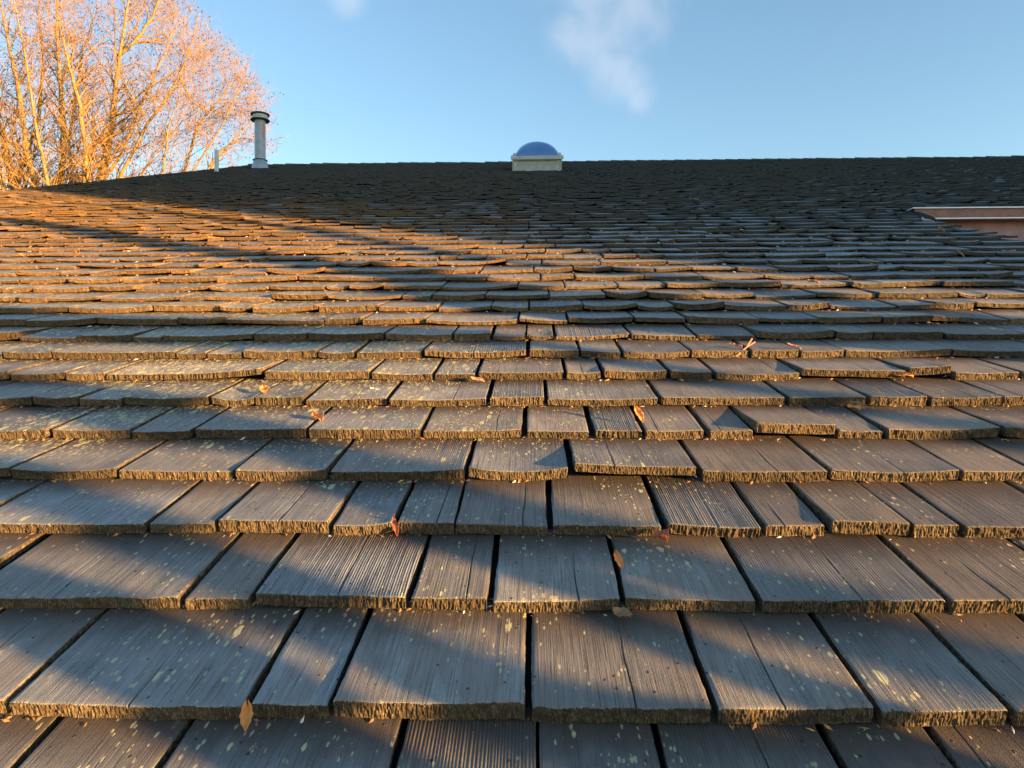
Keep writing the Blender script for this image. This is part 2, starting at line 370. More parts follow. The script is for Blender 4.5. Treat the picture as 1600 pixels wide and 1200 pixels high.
V_, F_, FM_, LOC_, POS_, RND_ = [], [], [], [], [], []
VOFF = 0
def shake(xa, xb, s0, nx, ns, nh, lift=0.0, tw=0.0, cup=0.0, cup2=0.0, thick=T, groove=0.0, skew=0.0, Lg=0.56, near=True, T=T):
    """one split shake from xa to xb, butt at s0; every column runs up over the top, down the butt and back under"""
    global VOFF
    w = xb - xa
    seed = rng.random() * 1000
    x = np.linspace(0, w, nx + 1)
    u = 2 * x / w - 1
    if near:
        st = np.concatenate([[0, .0015, .005], np.linspace(.012, E + .03, ns - 4), [Lg]])
    else:
        st = np.concatenate([np.linspace(0, E + .02, ns - 1), [Lg]]) if ns > 2 else np.array([0, Lg])
    ns = len(st)
    lf = np.clip(1 - st / (E * 1.05), 0, 1)
    top = T - T / E * st                                         # the common plane of the tops
    X, ST = np.meshgrid(x, st, indexing='ij')
    U = 2 * X / w - 1
    LF = np.clip(1 - ST / (E * 1.05), 0, 1)
    warp = (lift + tw * U) * LF + (cup * U ** 2 + cup2 * np.where(U > 0, U, 0) ** 2) * LF ** 1.2
    H = T - T / E * ST + warp + (thick - T) * LF
    Hb = T - T / E * ST - T * (1 - ST / Lg) + warp + .0002
    if near:
        # grain grooves and slow undulation cut into the top face
        ph = X * 1.0 + .004 * (noise1(ST * 5, seed) - .5) + ST * .02 * (noise1(seed) - .5)
        g = noise1(ph * 400, seed + 1) * .65 + noise1(ph * 210, seed + 2) * .35
        if groove > .5:
            g = .5 + .5 * np.sin(ph * 2 * math.pi / .0047 + 7 * noise1(ph * 30, seed + 3)); g = .6 * g + .4 * noise1(ph * 280, seed + 1)
        amp = .0003 + .0014 * groove ** 1.2
        fade = np.clip(ST / .002, .35, 1)
        H = H - amp * (1 - g) * fade + .002 * (noise2(X * 18, ST * 7, seed + 5) - .5) * LF
        if rng.random() < .55:                                   # a split running up from the butt
            cx = w * rng.uniform(.2, .8); cw = rng.uniform(.0006, .0012)
            H -= .006 * np.exp(-((X - cx - .004 * (noise1(ST * 12, seed + 7) - .5)) / cw) ** 2) * np.clip(1.2 - ST / rng.uniform(.08, .3), 0, 1)
        H[:, 0] -= .0022; H[:, 1] -= .0007
        e0 = np.exp(-np.minimum(X, w - X) / .0016)
        H -= .0022 * e0 * LF ** .3
    dS = skew * u
    S_ = ST + dS[:, None] * LF
    hh = np.linspace(0, 1, nh + 1)[1:-1]
    cols = []
    Hm = H[:, :1] * (1 - hh) + Hb[:, :1] * hh                    # (nx+1, nh-1)
    Sm = np.repeat(S_[:, :1], len(hh), 1)
    if near:
        XX = np.repeat(x[:, None], len(hh), 1)
        gr = noise1(XX * 300 + (hh * .6)[None, :], seed + 1)
        Sm = Sm + .0034 * (noise2(XX * 560, Hm * 150, seed + 9) - .45) + .0030 * groove * 1.6 * (gr - .5) + .0035 * (noise2(XX * 90, Hm * 60, seed + 11) - .5)
        S_[:, 0] += .0022 * (noise1(x * 400, seed + 12) - .3) + .004 * (noise1(x * 35, seed + 13) - .5)
    Xs = np.concatenate([X[:, ::-1], np.repeat(x[:, None], len(hh), 1), X], 1)
    Ss = np.concatenate([S_[:, ::-1], Sm, S_], 1)
    Hs = np.concatenate([H[:, ::-1], Hm, Hb], 1)
    if near:                                                      # the side faces are ragged too
        j = .0016 * (noise1(Ss[0] * 160, seed + 21) - .5) + .003 * (noise1(Ss[0] * 14, seed + 22) - .5)
        Xs[0] += j; Xs[-1] += .0016 * (noise1(Ss[-1] * 160, seed + 23) - .5) + .003 * (noise1(Ss[-1] * 14, seed + 24) - .5)
    m = Xs.shape[1]
    P = np.stack([Xs + xa, Ss + s0, Hs], -1).reshape(-1, 3)
    ox, os_ = rng.random() * 50, rng.random() * 50
    LOC_.append(np.stack([Xs + ox, Ss, Hs + os_], -1).reshape(-1, 3))
    POS_.append(P.copy())
    RND_.append(np.tile([rng.random(), rng.random(), seed], (P.shape[0], 1)))
    V_.append(R2W(P))
    idx = (np.arange((nx + 1) * m).reshape(nx + 1, m)) + VOFF
    a = idx[:-1, :-1]; b_ = idx[1:, :-1]; c = idx[1:, 1:]; d = idx[:-1, 1:]
    q = np.stack([a, b_, c, d], -1)                               # (nx, m-1, 4)
    F_.extend(q.reshape(-1, 4).tolist())
    fm = np.zeros((nx, m - 1), int); fm[:, ns - 1 - (0 if not near else 0):] = 1
    FM_.extend(fm.reshape(-1).tolist())
    for col, flip in ((0, False), (nx, True)):
        r = idx[col]
        for i in range(ns - 1):
            if i == ns - 2:
                f = [r[ns - 2]] + [int(k) for k in r[ns - 1:ns + nh]] + [r[ns + nh]] if nh > 1 else [r[ns - 2], r[ns - 1], r[ns], r[ns + 1]]
            else:
                f = [r[i], r[i + 1], r[m - 2 - i], r[m - 1 - i]]
            f = [int(k) for k in f]
            if flip: f = f[::-1]
            F_.append(f); FM_.append(1)
    VOFF += P.shape[0]

# gaps between the shakes of the nearest rows, read at the butt line: (x, y) in the picture
rows = {
 0: [(-120, 1130), (84, 1127), (294, 1126), (629, 1134), (839, 1136, .4), (1025, 1138), (1290, 1147), (1459, 1147), (1640, 1150)],
 1: [(-330, 1120), (-190, 1120), (12, 1118), (388, 1120), (516, 1126), (825, 1130), (1118, 1133), (1374, 1138), (1584, 1142), (1790, 1150), (2050, 1150)],
 2: [(-320, 948), (-80, 948), (6, 890, .8), (287, 948), (396, 945), (640, 952), (766, 955), (974, 956), (1186, 958), (1486, 963), (1610, 868), (2060, 965)],
 3: [(-180, 838), (12, 790), (227, 837), (335, 837), (516, 837), (617, 836), (710, 836, .5), (860, 838, 1.2), (1039, 840, 1.3), (1195, 840), (1294, 836, 1.3), (1424, 840, .5), (1505, 842, 1.2), (1700, 842), (1900, 842)],
 4: [(-140, 753), (10, 753), (178, 753), (363, 753), (511, 753), (729, 752), (892, 750, 1.4), (1092, 750, 1.2), (1294, 752), (1502, 753), (1606, 742), (1800, 750)],
 5: [(-90, 689), (71, 689), (199, 689), (296, 689), (477, 689), (658, 687), (819, 687, 1.3), (925, 686, 1.6), (1006, 687), (1105, 687, 1.4), (1179, 686), (1307, 684, .9), (1381, 684), (1563, 684, 1.2), (1700, 684)],
 6: [(-60, 635), (49, 635, .6), (120, 637, .5), (187, 637), (325, 636), (396, 637, .5), (473, 637), (604, 637, 1.1), (763, 636, 1.2), (853, 635), (1030, 633, 1.1), (1227, 630, 1.3), (1350, 629), (1444, 629), (1560, 629), (1690, 629)],
 7: [(-90, 597), (10, 597), (98, 597, .5), (160, 597), (408, 596, 1.5), (578, 594, 1.1), (678, 594), (745, 594, 1.2), (883, 593), (941, 592, 1.2), (1044, 591, 1.2), (1115, 591, 1.1), (1248, 590), (1411, 588), (1481, 588), (1586, 588), (1700, 588)],
 8: [(-70, 562), (3, 562), (79, 562, .6), (272, 562, .6), (321, 562, .5), (377, 562), (495, 562, .8), (554, 561, 1.2), (660, 561, 1.2), (825, 561, 1.4), (906, 558), (972, 558), (1078, 558, .6), (1169, 555, 1.3), (1246, 555), (1316, 555), (1480, 553, .7), (1640, 553)],
 9: [(-100, 535), (24, 535), (115, 535, .6), (202, 535), (249, 535), (391, 535), (476, 535), (600, 533), (707, 532), (768, 532, 1.3), (822, 531, .5), (867, 531, 1.3), (985, 529), (1086, 527), (1179, 527), (1299, 525), (1358, 525, .5), (1468, 525), (1590, 523), (1700, 523)],
}
# warped shakes: row, index of the left gap -> lift, twist, cup, right-edge cup
special = {(4, 6): (.016, -.006, .003, 0), (5, 9): (.0, .0, 0, 0), (5, 10): (.014, -.003, .002, 0), (7, 12): (.010, -.004, 0, 0),
           (7, 13): (.016, .003, 0, .004), (7, 3): (.004, .004, .003, .010), (7, 4): (.002, 0, .002, .002), (8, 8): (.003, 0, .010, 0), (8, 6): (.002, 0, .007, 0), (6, 9): (.002, 0, .003, 0),
           (5, 1): (0, 0, .003, 0), (4, 5): (0, 0, .010, 0), (3, 4): (0, .0, .0, .008), (6, 0): (0, 0, .006, 0), (6, 1): (0, 0, .007, 0), (6, 3): (.0, 0, .007, 0), (6, 4): (0, 0, .010, 0),
           (4, 1): (0, 0, .007, 0), (4, 4): (0, .003, .003, .003), (4, 3): (0, 0, .004, 0), (8, 1): (.004, 0, .004, 0), (1, 2): (0, 0, .003, 0), (4, 0): (0, 0, .008, 0),
           (8, 15): (0, .003, .005, 0), (9, 0): (.005, 0, .008, 0), (9, 5): (0, 0, .002, 0), (3, 9): (0, 0, 0, 0), (3, 10): (.006, -.001, 0, 0), (5, 12): (0, .0, .003, .004)}
combed = {(0, 3), (0, 5), (3, 8), (2, 4), (8, 8), (5, 7), (7, 3), (9, 11), (9, 12)}
n_rows = int((S_RIDGE - S1) / E) + 1
GAPS = {}
for r in range(-6, n_rows + 1):
    s0 = S1 + (r - 1) * E
    if s0 > S_RIDGE - .05: break
    if r in rows:
        g = []
        for q in rows[r]:
            p = at(q[0], q[1], 0.004)
            if p[0] > RAKE - .4: g.append((p[0], (q[2] if len(q) > 2 else 1.0) * .0115))
        xl, xr = g[0][0], g[-1][0]
    else:
        c0 = rng.uniform(-.1, .1); g = [(c0, .009)]; xl = xr = c0
    # carry the row on past the traced ones
    left, right = [], []
    view = 1.05 * max(s0, .6) + 1.5
    # at the side of a step the eye still wants shakes a little beyond the frame
    xx = xl
    while xx > max(RAKE, -view - 1.2):
        wd = rng.choice([rng.uniform(.11, .2), rng.uniform(.2, .3), rng.uniform(.28, .42)], p=[.25, .45, .3]); xx -= wd
        left.append((max(xx, RAKE + rng.uniform(-.012, .012)), rng.uniform(.004, .013)))
        if xx < RAKE: break
    xx = xr
    while xx < min(X_RIGHT, view + 1.2):
        wd = rng.choice([rng.uniform(.11, .2), rng.uniform(.2, .3), rng.uniform(.28, .42)], p=[.25, .45, .3]); xx += wd
        right.append((xx, rng.uniform(.004, .013)))
    nl = len(left)
    g = left[::-1] + g + right
    GAPS[r] = g
    for i in range(len(g) - 1):
        a, b_ = g[i][0] + g[i][1] / 2, g[i + 1][0] - g[i + 1][1] / 2
        if b_ - a < .05: continue
        k = (r, i - nl)
        in_traced = r in rows and 0 <= i - nl < len(rows[r]) - 1
        # the recess cut into the slope on the right
        if s0 < CUT_S - E and a > CUT_X - .05: continue
        if s0 < CUT_S - E and b_ > CUT_X: b_ = CUT_X + rng.uniform(-.008, .008)
        if CUT_S - E <= s0 < EAVE_S - .03 and a > CUT_X - .05: continue
        if CUT_S - E <= s0 < EAVE_S - .03 and b_ > CUT_X: b_ = CUT_X + rng.uniform(-.02, .01)
        if b_ - a < .05: continue
        mid = rng.random()
        d = max(s0, .4)
        base_cup = abs(rng.normal(0, .0060 if r > 9 else .0042)) if r > 3 else abs(rng.normal(0, .0016))
        lift, tw, cup, cup2 = (rng.exponential(.0018) if rng.random() < .8 else rng.uniform(.003, .009)), rng.normal(0, .0016), base_cup, 0
        if r > 9: tw = rng.normal(0, .0034); lift += rng.exponential(.0015)
        if r <= 9: lift *= .3
        groove = max(0, rng.normal(.16, .14))
        if in_traced and k in special: lift, tw, cup, cup2 = special[k]
        if rng.random() < .08: groove = .7
        if in_traced and k in combed: groove = 1.0
        Tr = T - .0075 * min(1, max(0, (r - 9) / 9))
        thick = Tr * (rng.uniform(.84, 1.14) if r < 9 else rng.uniform(.6, 1.2))
        off = rng.normal(0, .003) if r <= 9 else rng.normal(0, .007)
        skew = rng.normal(0, .0015 if r < 9 else .003)
        wd = b_ - a
        if -0 <= r <= 2: res, near, ns, nh = .0011, True, 22, 16
        elif r <= 4: res, near, ns, nh = .0014, True, 18, 12
        elif r <= 7: res, near, ns, nh = .0018, True, 14, 8
        elif r <= 11: res, near, ns, nh = .0030, True, 11, 6
        elif r <= 18: res, near, ns, nh = .0075, True, 9, 3
        elif r <= 34: res, near, ns, nh = .035, False, 5, 1
        else: res, near, ns, nh = .09, False, 3, 1
        if abs((a + b_) / 2) > view - .9 or r < 0: res, near, ns, nh = .04, False, 4, 1
        shake(a, b_, s0 + off, max(2, int(wd / res)), ns, nh, lift, tw, cup, cup2, thick, groove, skew, near=near, T=Tr)
V = np.concatenate(V_); print('roof verts', len(V), 'faces', len(F_))
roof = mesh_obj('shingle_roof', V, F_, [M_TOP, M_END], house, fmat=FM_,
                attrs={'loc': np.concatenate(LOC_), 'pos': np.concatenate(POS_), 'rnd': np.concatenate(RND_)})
roof['label'] = 'grey weathered wood shakes, curled and lichen spotted, in overlapping rows'
del V_, F_, FM_, LOC_, POS_, RND_

# felt between the courses, seen in the joints
fb = MB()
for r in GAPS:
    s0 = S1 + (r - 1) * E
    xr_ = X_RIGHT
    if s0 < CUT_S - E: xr_ = CUT_X - .02
    elif s0 < EAVE_S - .03: xr_ = CUT_X - .02
    q = [(RAKE + .02, s0 + .035, .0006 - T / E * .035), (xr_, s0 + .035, .0006 - T / E * .035), (xr_, s0 + .50, .001 - T / E * .50), (RAKE + .02, s0 + .50, .001 - T / E * .50)]
    fb.add(R2W(q), [(0, 1, 2, 3)])
felt = fb.build('felt_underlay', [M_FELT], house)
# deck below everything: the main slope with its recess, the far slope
dk = MB()
sE = S1 - 7 * E
dk.rbox((RAKE + .03, sE, -.16), (CUT_X - .03, CUT_S - .1, -.075))
dk.rbox((RAKE + .03, CUT_S - .1, -.16), (CUT_X - .03, EAVE_S + .3, -.075))
dk.rbox((RAKE + .03, EAVE_S + .3, -.16), (X_RIGHT, S_RIDGE, -.075))
rw = R2W([(0, S_RIDGE, 0)])[0]
yr, zr = rw[1], rw[2]
far = [(RAKE, yr + .02, zr - .02), (X_RIGHT, yr + .02, zr - .02), (X_RIGHT, yr + 16, zr - .02 - 16 / 3), (RAKE, yr + 16, zr - .02 - 16 / 3)]
dk.prism(far, (0, 0, -.12))
dk.build('roof_deck', [M_NBR], house)
# ridge of overlapping cap shakes
rc = MB(); xx = RAKE - .02; LOCR = []
while xx < X_RIGHT:
    t_ = .034 + rng.normal(0, .003); dz = rng.normal(0, .005)
    for sgn in (1, -1):
        n = EN if sgn == 1 else np.array([0, SA, CA]); e = -EV if sgn == 1 else np.array([0, CA, -SA])
        a = np.array([xx, yr, zr + .016 + dz]); b2 = a + np.array([.46, 0, -.020])
        ring = [a + e * 0 , b2 + e * 0, b2 + e * .14, a + e * .14]
        rc.prism(ring, n * t_)
    xx += .37 + rng.normal(0, .008)
rv = np.array(rc.v)
lp = np.stack([(rv[:, 1] - yr) + 3, rv[:, 0], rv[:, 2]], -1)
pp = np.stack([rv[:, 0], np.full(len(rv), S_RIDGE), rv[:, 2]], -1)
rc.build('ridge_cap', [M_TOP], house, attrs={'loc': lp * np.array([1, .1, 1]), 'pos': pp, 'rnd': np.tile([.4, .5, 1], (len(rv), 1))})

# walls of the main block
wl = MB()
yb0 = R2W([(0, sE + .45, 0)])[0][1]; yb1 = yr + 15.4
def roof_z(y): return R2W([(0, 0, 0)])[0][2] + (y - R2W([(0, 0, 0)])[0][1]) / 3 if y <= yr else zr - (y - yr) / 3
xw = RAKE + .35
ring = [(xw, yb0, 0), (xw, yb1, 0), (xw, yb1, roof_z(yb1) - .22), (xw, yr, zr - .22), (xw, yb0, roof_z(yb0) - .22)]
wl.prism(ring, (.2, 0, 0))
ring = [(X_RIGHT - .5, y, z) for (_, y, z) in ring]
wl.prism(ring, (.2, 0, 0))
wl.box((xw + .2, yb0, 0), (CUT_X - .4, yb0 + .2, roof_z(yb0) - .2))
wl.box((xw + .2, yb1 - .2, 0), (X_RIGHT - .5, yb1, roof_z(yb1) - .22))
ycut = R2W([(0, EAVE_S, 0)])[0][1]
wl.box((CUT_X - .4, yb0, 0), (CUT_X - .2, ycut + .14, roof_z(yb0) - .2))
wl.build('wall', [M_WALL], house)

# recessed wall under its own eave on the right, with flashing at the corner
ez = R2W([(0, EAVE_S, 0)])[0][2]
pk = MB()
pk.box((EAVE_X + .02 - .9, ycut + .12, 0), (X_RIGHT - .5, ycut + .3, ez - .03))
pk.build('recessed_wall', [M_PINK], house)['label'] = 'pink plaster wall set back under the brown fascia'
fs = MB()
fs.box((EAVE_X, ycut - .035, ez - .075), (X_RIGHT - .3, ycut - .005, ez + .012))
fas = fs.build('fascia', [M_COPPER], house); fas['label'] = 'red brown fascia board with pale metal drip edge'
dr = MB()
dr.box((EAVE_X - .03, ycut - .055, ez + .014), (X_RIGHT - .3, ycut + .10, ez + .026))
dr.box((EAVE_X + .18, ycut - .048, ez - .088), (X_RIGHT - .3, ycut - .006, ez - .077))
dr.build('drip_edge', [M_DRIP], fas)
fl = MB()
pts = R2W([(CUT_X - .10, EAVE_S - .95, -.02), (CUT_X + .10, EAVE_S - 1.0, -.03), (EAVE_X + .04, EAVE_S - .3, -.02), (EAVE_X + .04, EAVE_S + .02, .0), (CUT_X - .10, EAVE_S + .02, .0)])
fl.prism(list(pts), EN * -.06)
fl.build('flashing', [M_FELT], house)

# skylight on a curb
skb = at(839, 268)
pL, pR = at(801, 268)[0], at(878, 268)[0]
s0 = skb[1]; Lk = 1.12
sk = empty('skylight', tuple(R2W([((pL + pR) / 2, s0, 0)])[0]))
sk.parent = house; sk.matrix_parent_inverse = Matrix.Translation(-house.location)
sk['label'] = 'domed skylight with cream frame and blue tinted bubble'
Hk = .33
c = MB()
c.rbox((pL + .03, s0 + .05, -.05), (pR - .03, s0 + Lk, Hk - .08))
c.rbox((pL + .03, s0 + .012, .05), (pL + .095, s0 + .049, Hk - .08)); c.rbox((pR - .095, s0 + .012, .05), (pR - .03, s0 + .049, Hk - .08)); c.rbox((pL + .097, s0 + .022, .225), (pR - .097, s0 + .049, Hk - .08))
c.build('curb', [M_PAINT], sk)
# apron flashing with flared corners
ap = MB()
y0 = s0 - .02
for (xa, xb) in ((pL + .06, pR - .06),):
    a, b_, cc, d = (xa, s0 + .045, .155), (xb, s0 + .045, .155), (xb + .02, s0 - .03, .035), (xa - .02, s0 - .03, .035)
    mid = ((xa + xb) / 2, s0 - .035, .028)
    ap.add(R2W([a, b_, cc, mid, d]) , [(0, 4, 3, 2, 1)])
    ap.prism(list(R2W([d, mid, cc, (cc[0], s0 - .09, .018), (d[0], s0 - .09, .018)])), EN * .004)
for sg, xe in ((-1, pL), (1, pR)):
    ring = R2W([(xe, s0 + .0, .30), (xe - sg * .055, s0 + .02, .26), (xe - sg * .05, s0 - .01, .10), (xe - sg * .12, s0 - .03, .05), (xe, s0 - .05, .02)])
    ap.prism(list(ring), EV * .03)
ap.build('flashing', [M_PAINT2], sk)
fr = MB()
fr.rbox((pL - .035, s0 - .045, Hk - .075), (pR + .035, s0 + .03, Hk))
fr.rbox((pL - .035, s0 + Lk - .02, Hk - .075), (pR + .035, s0 + Lk + .03, Hk))
fr.rbox((pL - .035, s0 + .032, Hk - .075), (pL + .06, s0 + Lk - .022, Hk))
fr.rbox((pR - .06, s0 + .032, Hk - .075), (pR + .035, s0 + Lk - .022, Hk))
fr.rbox((pL - .01, s0 + Lk - .02, Hk + .002), (pL + .06, s0 + Lk + .02, Hk + .04)); fr.rbox((pR - .05, s0 + Lk - .02, Hk + .002), (pR + .02, s0 + Lk + .02, Hk + .04))
o = fr.build('frame', [M_PAINT], sk)
bv = o.modifiers.new('bevel', 'BEVEL'); bv.width = .008; bv.segments = 2
nn = 32; vs = []; fcs = []
x0, x1, sa, sb = pL + .045, pR - .045, s0 + .035, s0 + Lk - .03
for i in range(nn + 1):
    for j in range(nn + 1):
        u, v = i / nn * 2 - 1, j / nn * 2 - 1
        hgt = .305 * (max(0, (1 - abs(u) ** 2.15) * (1 - abs(v) ** 2.3))) ** .62
        vs.append((x0 + (u + 1) / 2 * (x1 - x0), sa + (v + 1) / 2 * (sb - sa), Hk - .01 + hgt))
for i in range(nn):
    for j in range(nn): fcs.append((i * (nn + 1) + j, (i + 1) * (nn + 1) + j, (i + 1) * (nn + 1) + j + 1, i * (nn + 1) + j + 1))
mesh_obj('dome', R2W(vs), fcs, [M_DOME], sk, smooth=True)

# flue pipe
def roofpt(px, py, h=.02): return R2W([at(px, py, h)])[0]
b0 = roofpt(406.5, 262)
Zd = np.linalg.norm(b0 - np.array([0, 0, CAMZ])) ; mpp = Zd / F * math.cos(math.radians(19))
vp = empty('flue_pipe', tuple(b0)); vp.parent = house; vp.matrix_parent_inverse = Matrix.Translation(-house.location)
vp['label'] = 'grey metal flue pipe with round storm cap'
k = mpp
q = MB(); q.lathe(b0 + [0, 0, -.2], [(8.0 * k, 0), (8.0 * k, 72 * k + .2)], 32)
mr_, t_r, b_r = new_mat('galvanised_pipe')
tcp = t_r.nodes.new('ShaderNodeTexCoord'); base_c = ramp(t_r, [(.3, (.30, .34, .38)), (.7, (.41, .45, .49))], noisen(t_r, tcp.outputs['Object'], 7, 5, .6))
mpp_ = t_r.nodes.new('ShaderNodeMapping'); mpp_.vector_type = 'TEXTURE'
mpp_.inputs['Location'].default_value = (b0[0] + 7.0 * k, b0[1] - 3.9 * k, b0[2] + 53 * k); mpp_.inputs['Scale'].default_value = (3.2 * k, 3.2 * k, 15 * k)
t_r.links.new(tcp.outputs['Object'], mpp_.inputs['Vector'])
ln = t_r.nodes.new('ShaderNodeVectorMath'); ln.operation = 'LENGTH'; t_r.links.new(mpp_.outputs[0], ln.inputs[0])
t_r.links.new(mixrgb(t_r, maprange(t_r, ln.outputs['Value'], 1.05, .75, 0, .9), base_c, (.50, .20, .09)), b_r.inputs['Base Color'])  # orange patch of sunlight painted on the pipe's right side
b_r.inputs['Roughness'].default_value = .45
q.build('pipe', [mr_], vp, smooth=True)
q = MB(); q.lathe(b0 + [0, 0, -.12], [(13.5 * k, 0), (12.2 * k, .12), (9.6 * k, 10.0 * k + .12), (8.4 * k, 11 * k + .12)], 32)
q.build('flashing', [M_GREY], vp, smooth=True)
q = MB(); q.lathe(b0 + [0, 0, 11.2 * k], [(8.1 * k, .9 * k), (11 * k, 0), (11 * k, -.4 * k), (8.1 * k, .3 * k)], 32)
q.build('storm_collar', [M_LEAD], vp, smooth=False)
cp = MB(); zt = 72 * k
cp.lathe(b0 + [0, 0, zt - 1.5 * k], [(8.1 * k, 0), (14 * k, .2 * k), (14.3 * k, 1.3 * k), (11 * k, 2.4 * k), (8.1 * k, 2.4 * k)], 32, 1)
cp.lathe(b0 + [0, 0, zt + .5 * k], [(10.8 * k, 0), (11.2 * k, 3 * k), (10.9 * k, 6.3 * k), (12.5 * k, 7.5 * k)], 32, 0)
cp.lathe(b0 + [0, 0, zt + 6.5 * k], [(11 * k, 0), (13.8 * k, .7 * k), (14 * k, 2.1 * k), (10 * k, 3.4 * k), (5.5 * k, 4.6 * k), (0.01, 5 * k)], 32, 1)
for i in range(18):
    a = 2 * math.pi * i / 18
    cc = b0 + np.array([11.25 * k * math.cos(a), 11.25 * k * math.sin(a), zt + 3.2 * k])
    cp.tube([cc + [-.35 * k * math.sin(a) * 3, .35 * k * math.cos(a) * 3, 0], cc + [.35 * k * math.sin(a) * 3, -.35 * k * math.cos(a) * 3, 0]], .35 * k, 5, 1)
cp.build('cap', [M_PAINT, M_LEAD], vp, smooth=False)
# small plumbing vent
b1 = roofpt(338.5, 268); k1 = np.linalg.norm(b1 - np.array([0, 0, CAMZ])) / F
q = MB(); q.lathe(b1 + [0, 0, -.1], [(2.9 * k1, 0), (2.9 * k1, 30 * k1 + .1), (2.3 * k1, 30 * k1 + .1), (2.3 * k1, 26 * k1)], 20)
pv = q.build('vent_pipe', [M_PVC], house, smooth=False); pv['label'] = 'slim pale vent pipe left of the flue'

# ------------------------------------------------------------------ ground
g = MB(); g.add([(-900, -900, 0), (900, -900, 0), (900, 1500, 0), (-900, 1500, 0)], [(0, 1, 2, 3)])
g.build('ground', [M_GROUND], None)['kind'] = 'structure'

# ------------------------------------------------------------------ bare tree beyond the gable end
DT = 45.0
def tree_pt(px, py, dy=0.0):
    d = cam_dir(px, py); t = (DT + dy) / d[1]
    return np.array([0, 0, CAMZ]) + t * d
limbs = [
 ([(48, 420), (35, 330), (22, 290), (5, 215), (-25, 120), (-50, 20)], 17, 2),
 ([(78, 420), (70, 340), (56, 290), (41, 231), (28, 134), (16, 78), (3, 19), (-8, -60)], 11, 0),
 ([(90, 420), (86, 350), (75, 288), (56, 200), (41, 94), (22, 0), (10, -80)], 6, -3),
 ([(100, 420), (99, 340), (97, 285), (100, 200), (94, 134), (89, 62), (90, 0), (96, -90)], 12, 1),
 ([(112, 420), (125, 340), (134, 281), (133, 231), (125, 169), (109, 103), (95, 50), (80, -40)], 10, -2),
 ([(122, 420), (140, 340), (156, 278), (175, 200), (181, 134), (188, 78), (201, 0), (215, -90)], 12.5, 0),
 ([(184, 88), (203, 72), (219, 56), (238, 25), (252, -10), (262, -70)], 6, 1),
 ([(116, 400), (118, 330), (125, 278), (144, 231), (166, 200), (219, 147), (281, 109), (312, 70)], 7, 3),
 ([(130, 420), (160, 330), (188, 275), (231, 194), (272, 134), (296, 78), (312, 20)], 6.5, -2),
 ([(140, 420), (200, 345), (288, 265), (312, 194), (347, 150), (369, 119), (385, 95)], 5, 2),
 ([(138, 420), (190, 350), (256, 265), (262, 200), (281, 156), (290, 110)], 4, -3),
 ([(144, 420), (230, 345), (320, 272), (345, 235), (378, 215), (415, 222), (452, 212)], 4.5, 0),
 ([(105, 420), (108, 340), (112, 280), (108, 220), (118, 150), (130, 80), (150, 20), (160, -60)], 7, 4),
 ([(150, 420), (172, 350), (215, 285), (240, 240), (285, 190), (330, 160)], 5, 3),
 ([(60, 420), (52, 350), (40, 295), (30, 230), (12, 160)], 8, 4),
 ([(60, 420), (40, 380), (8, 300), (-5, 250), (-30, 190), (-70, 120)], 9, -2),
 ([(318, 275), (358, 228), (398, 182), (428, 152)], 3, 2),
 ([(290, 285), (342, 205), (372, 145), (392, 98)], 3, -1),
 ([(150, 300), (190, 240), (235, 130), (262, 70), (280, 10)], 5, 2),
 ([(20, 300), (60, 190), (68, 100), (60, 20), (66, -60)], 6, 3),
 ([(280, 120), (300, 160), (330, 175), (365, 160), (395, 150)], 3, 1),
]
tree = empty('bare_tree', tuple(tree_pt(95, 420) * np.array([1, 1, 0])))
tag(tree, 'tall leafless tree with sunlit orange limbs and hanging seed balls behind the roof gable', 'tree')
K = DT / F
tb = MB(); tw_ = MB()
base = tree_pt(95, 425); foot = np.array([base[0], base[1], -.3])
tb.tube([foot, foot + [0, 0, .8], foot * .5 + base * .5, base], [1.35, 1.1, .95, 1.0], 14)
rt = random.Random(3)
def env_ok(p):                               # outline of the crown (seen as a broad dome)
    v = np.linalg.solve(CAM_R, p - np.array([0, 0, CAMZ])); px = 800 + F * v[0] / -v[2]; py = 600 - F * v[1] / -v[2]
    bx = np.interp(py, [-200, -60, 0, 40, 70, 110, 150, 200, 240, 275, 300], [150, 250, 322, 345, 384, 416, 444, 448, 450, 440, 410])
    return px < bx + rt.uniform(-25, 12)
balls = []
def branch(p, d, L, r, lvl):
    n = 5 if lvl < 3 else 4
    pts = [p.copy()]; dd = d.copy()
    for i in range(n):
        dd = dd + np.array([rt.gauss(0, .16), rt.gauss(0, .16), rt.gauss(0.05, .13)]); dd /= np.linalg.norm(dd)
        pts.append(pts[-1] + dd * L / n)
    if not env_ok(pts[-1]) and rt.random() < .96: return
    rad = [r * (1 - .75 * i / n) for i in range(n + 1)]
    tw_.tube(pts, rad, 4 if lvl < 2 else 3, 0, cap=False)
    if lvl >= 3:
        if rt.random() < .16:
            balls.append(pts[-1] - np.array([0, 0, rt.uniform(.05, .35)]))
        return
    kids = {0: 9, 1: 6, 2: 4}[lvl]
    for j in range(kids):
        t = rt.uniform(.18, 1.0); i = min(int(t * n), n - 1); q = pts[i] + (pts[i + 1] - pts[i]) * (t * n - i)
        ax = pts[i + 1] - pts[i]; ax = ax / np.linalg.norm(ax)
        rv = np.array([rt.gauss(0, 1), rt.gauss(0, .7), rt.gauss(.25, 1)]); rv -= ax * (rv @ ax); rv /= np.linalg.norm(rv)
        ang = rt.uniform(.5, 1.1)
        nd = ax * math.cos(ang) + rv * math.sin(ang)
        branch(q, nd, L * rt.uniform(.42, .68), max(r * .5 * (1 - .4 * t), .009), lvl + 1)
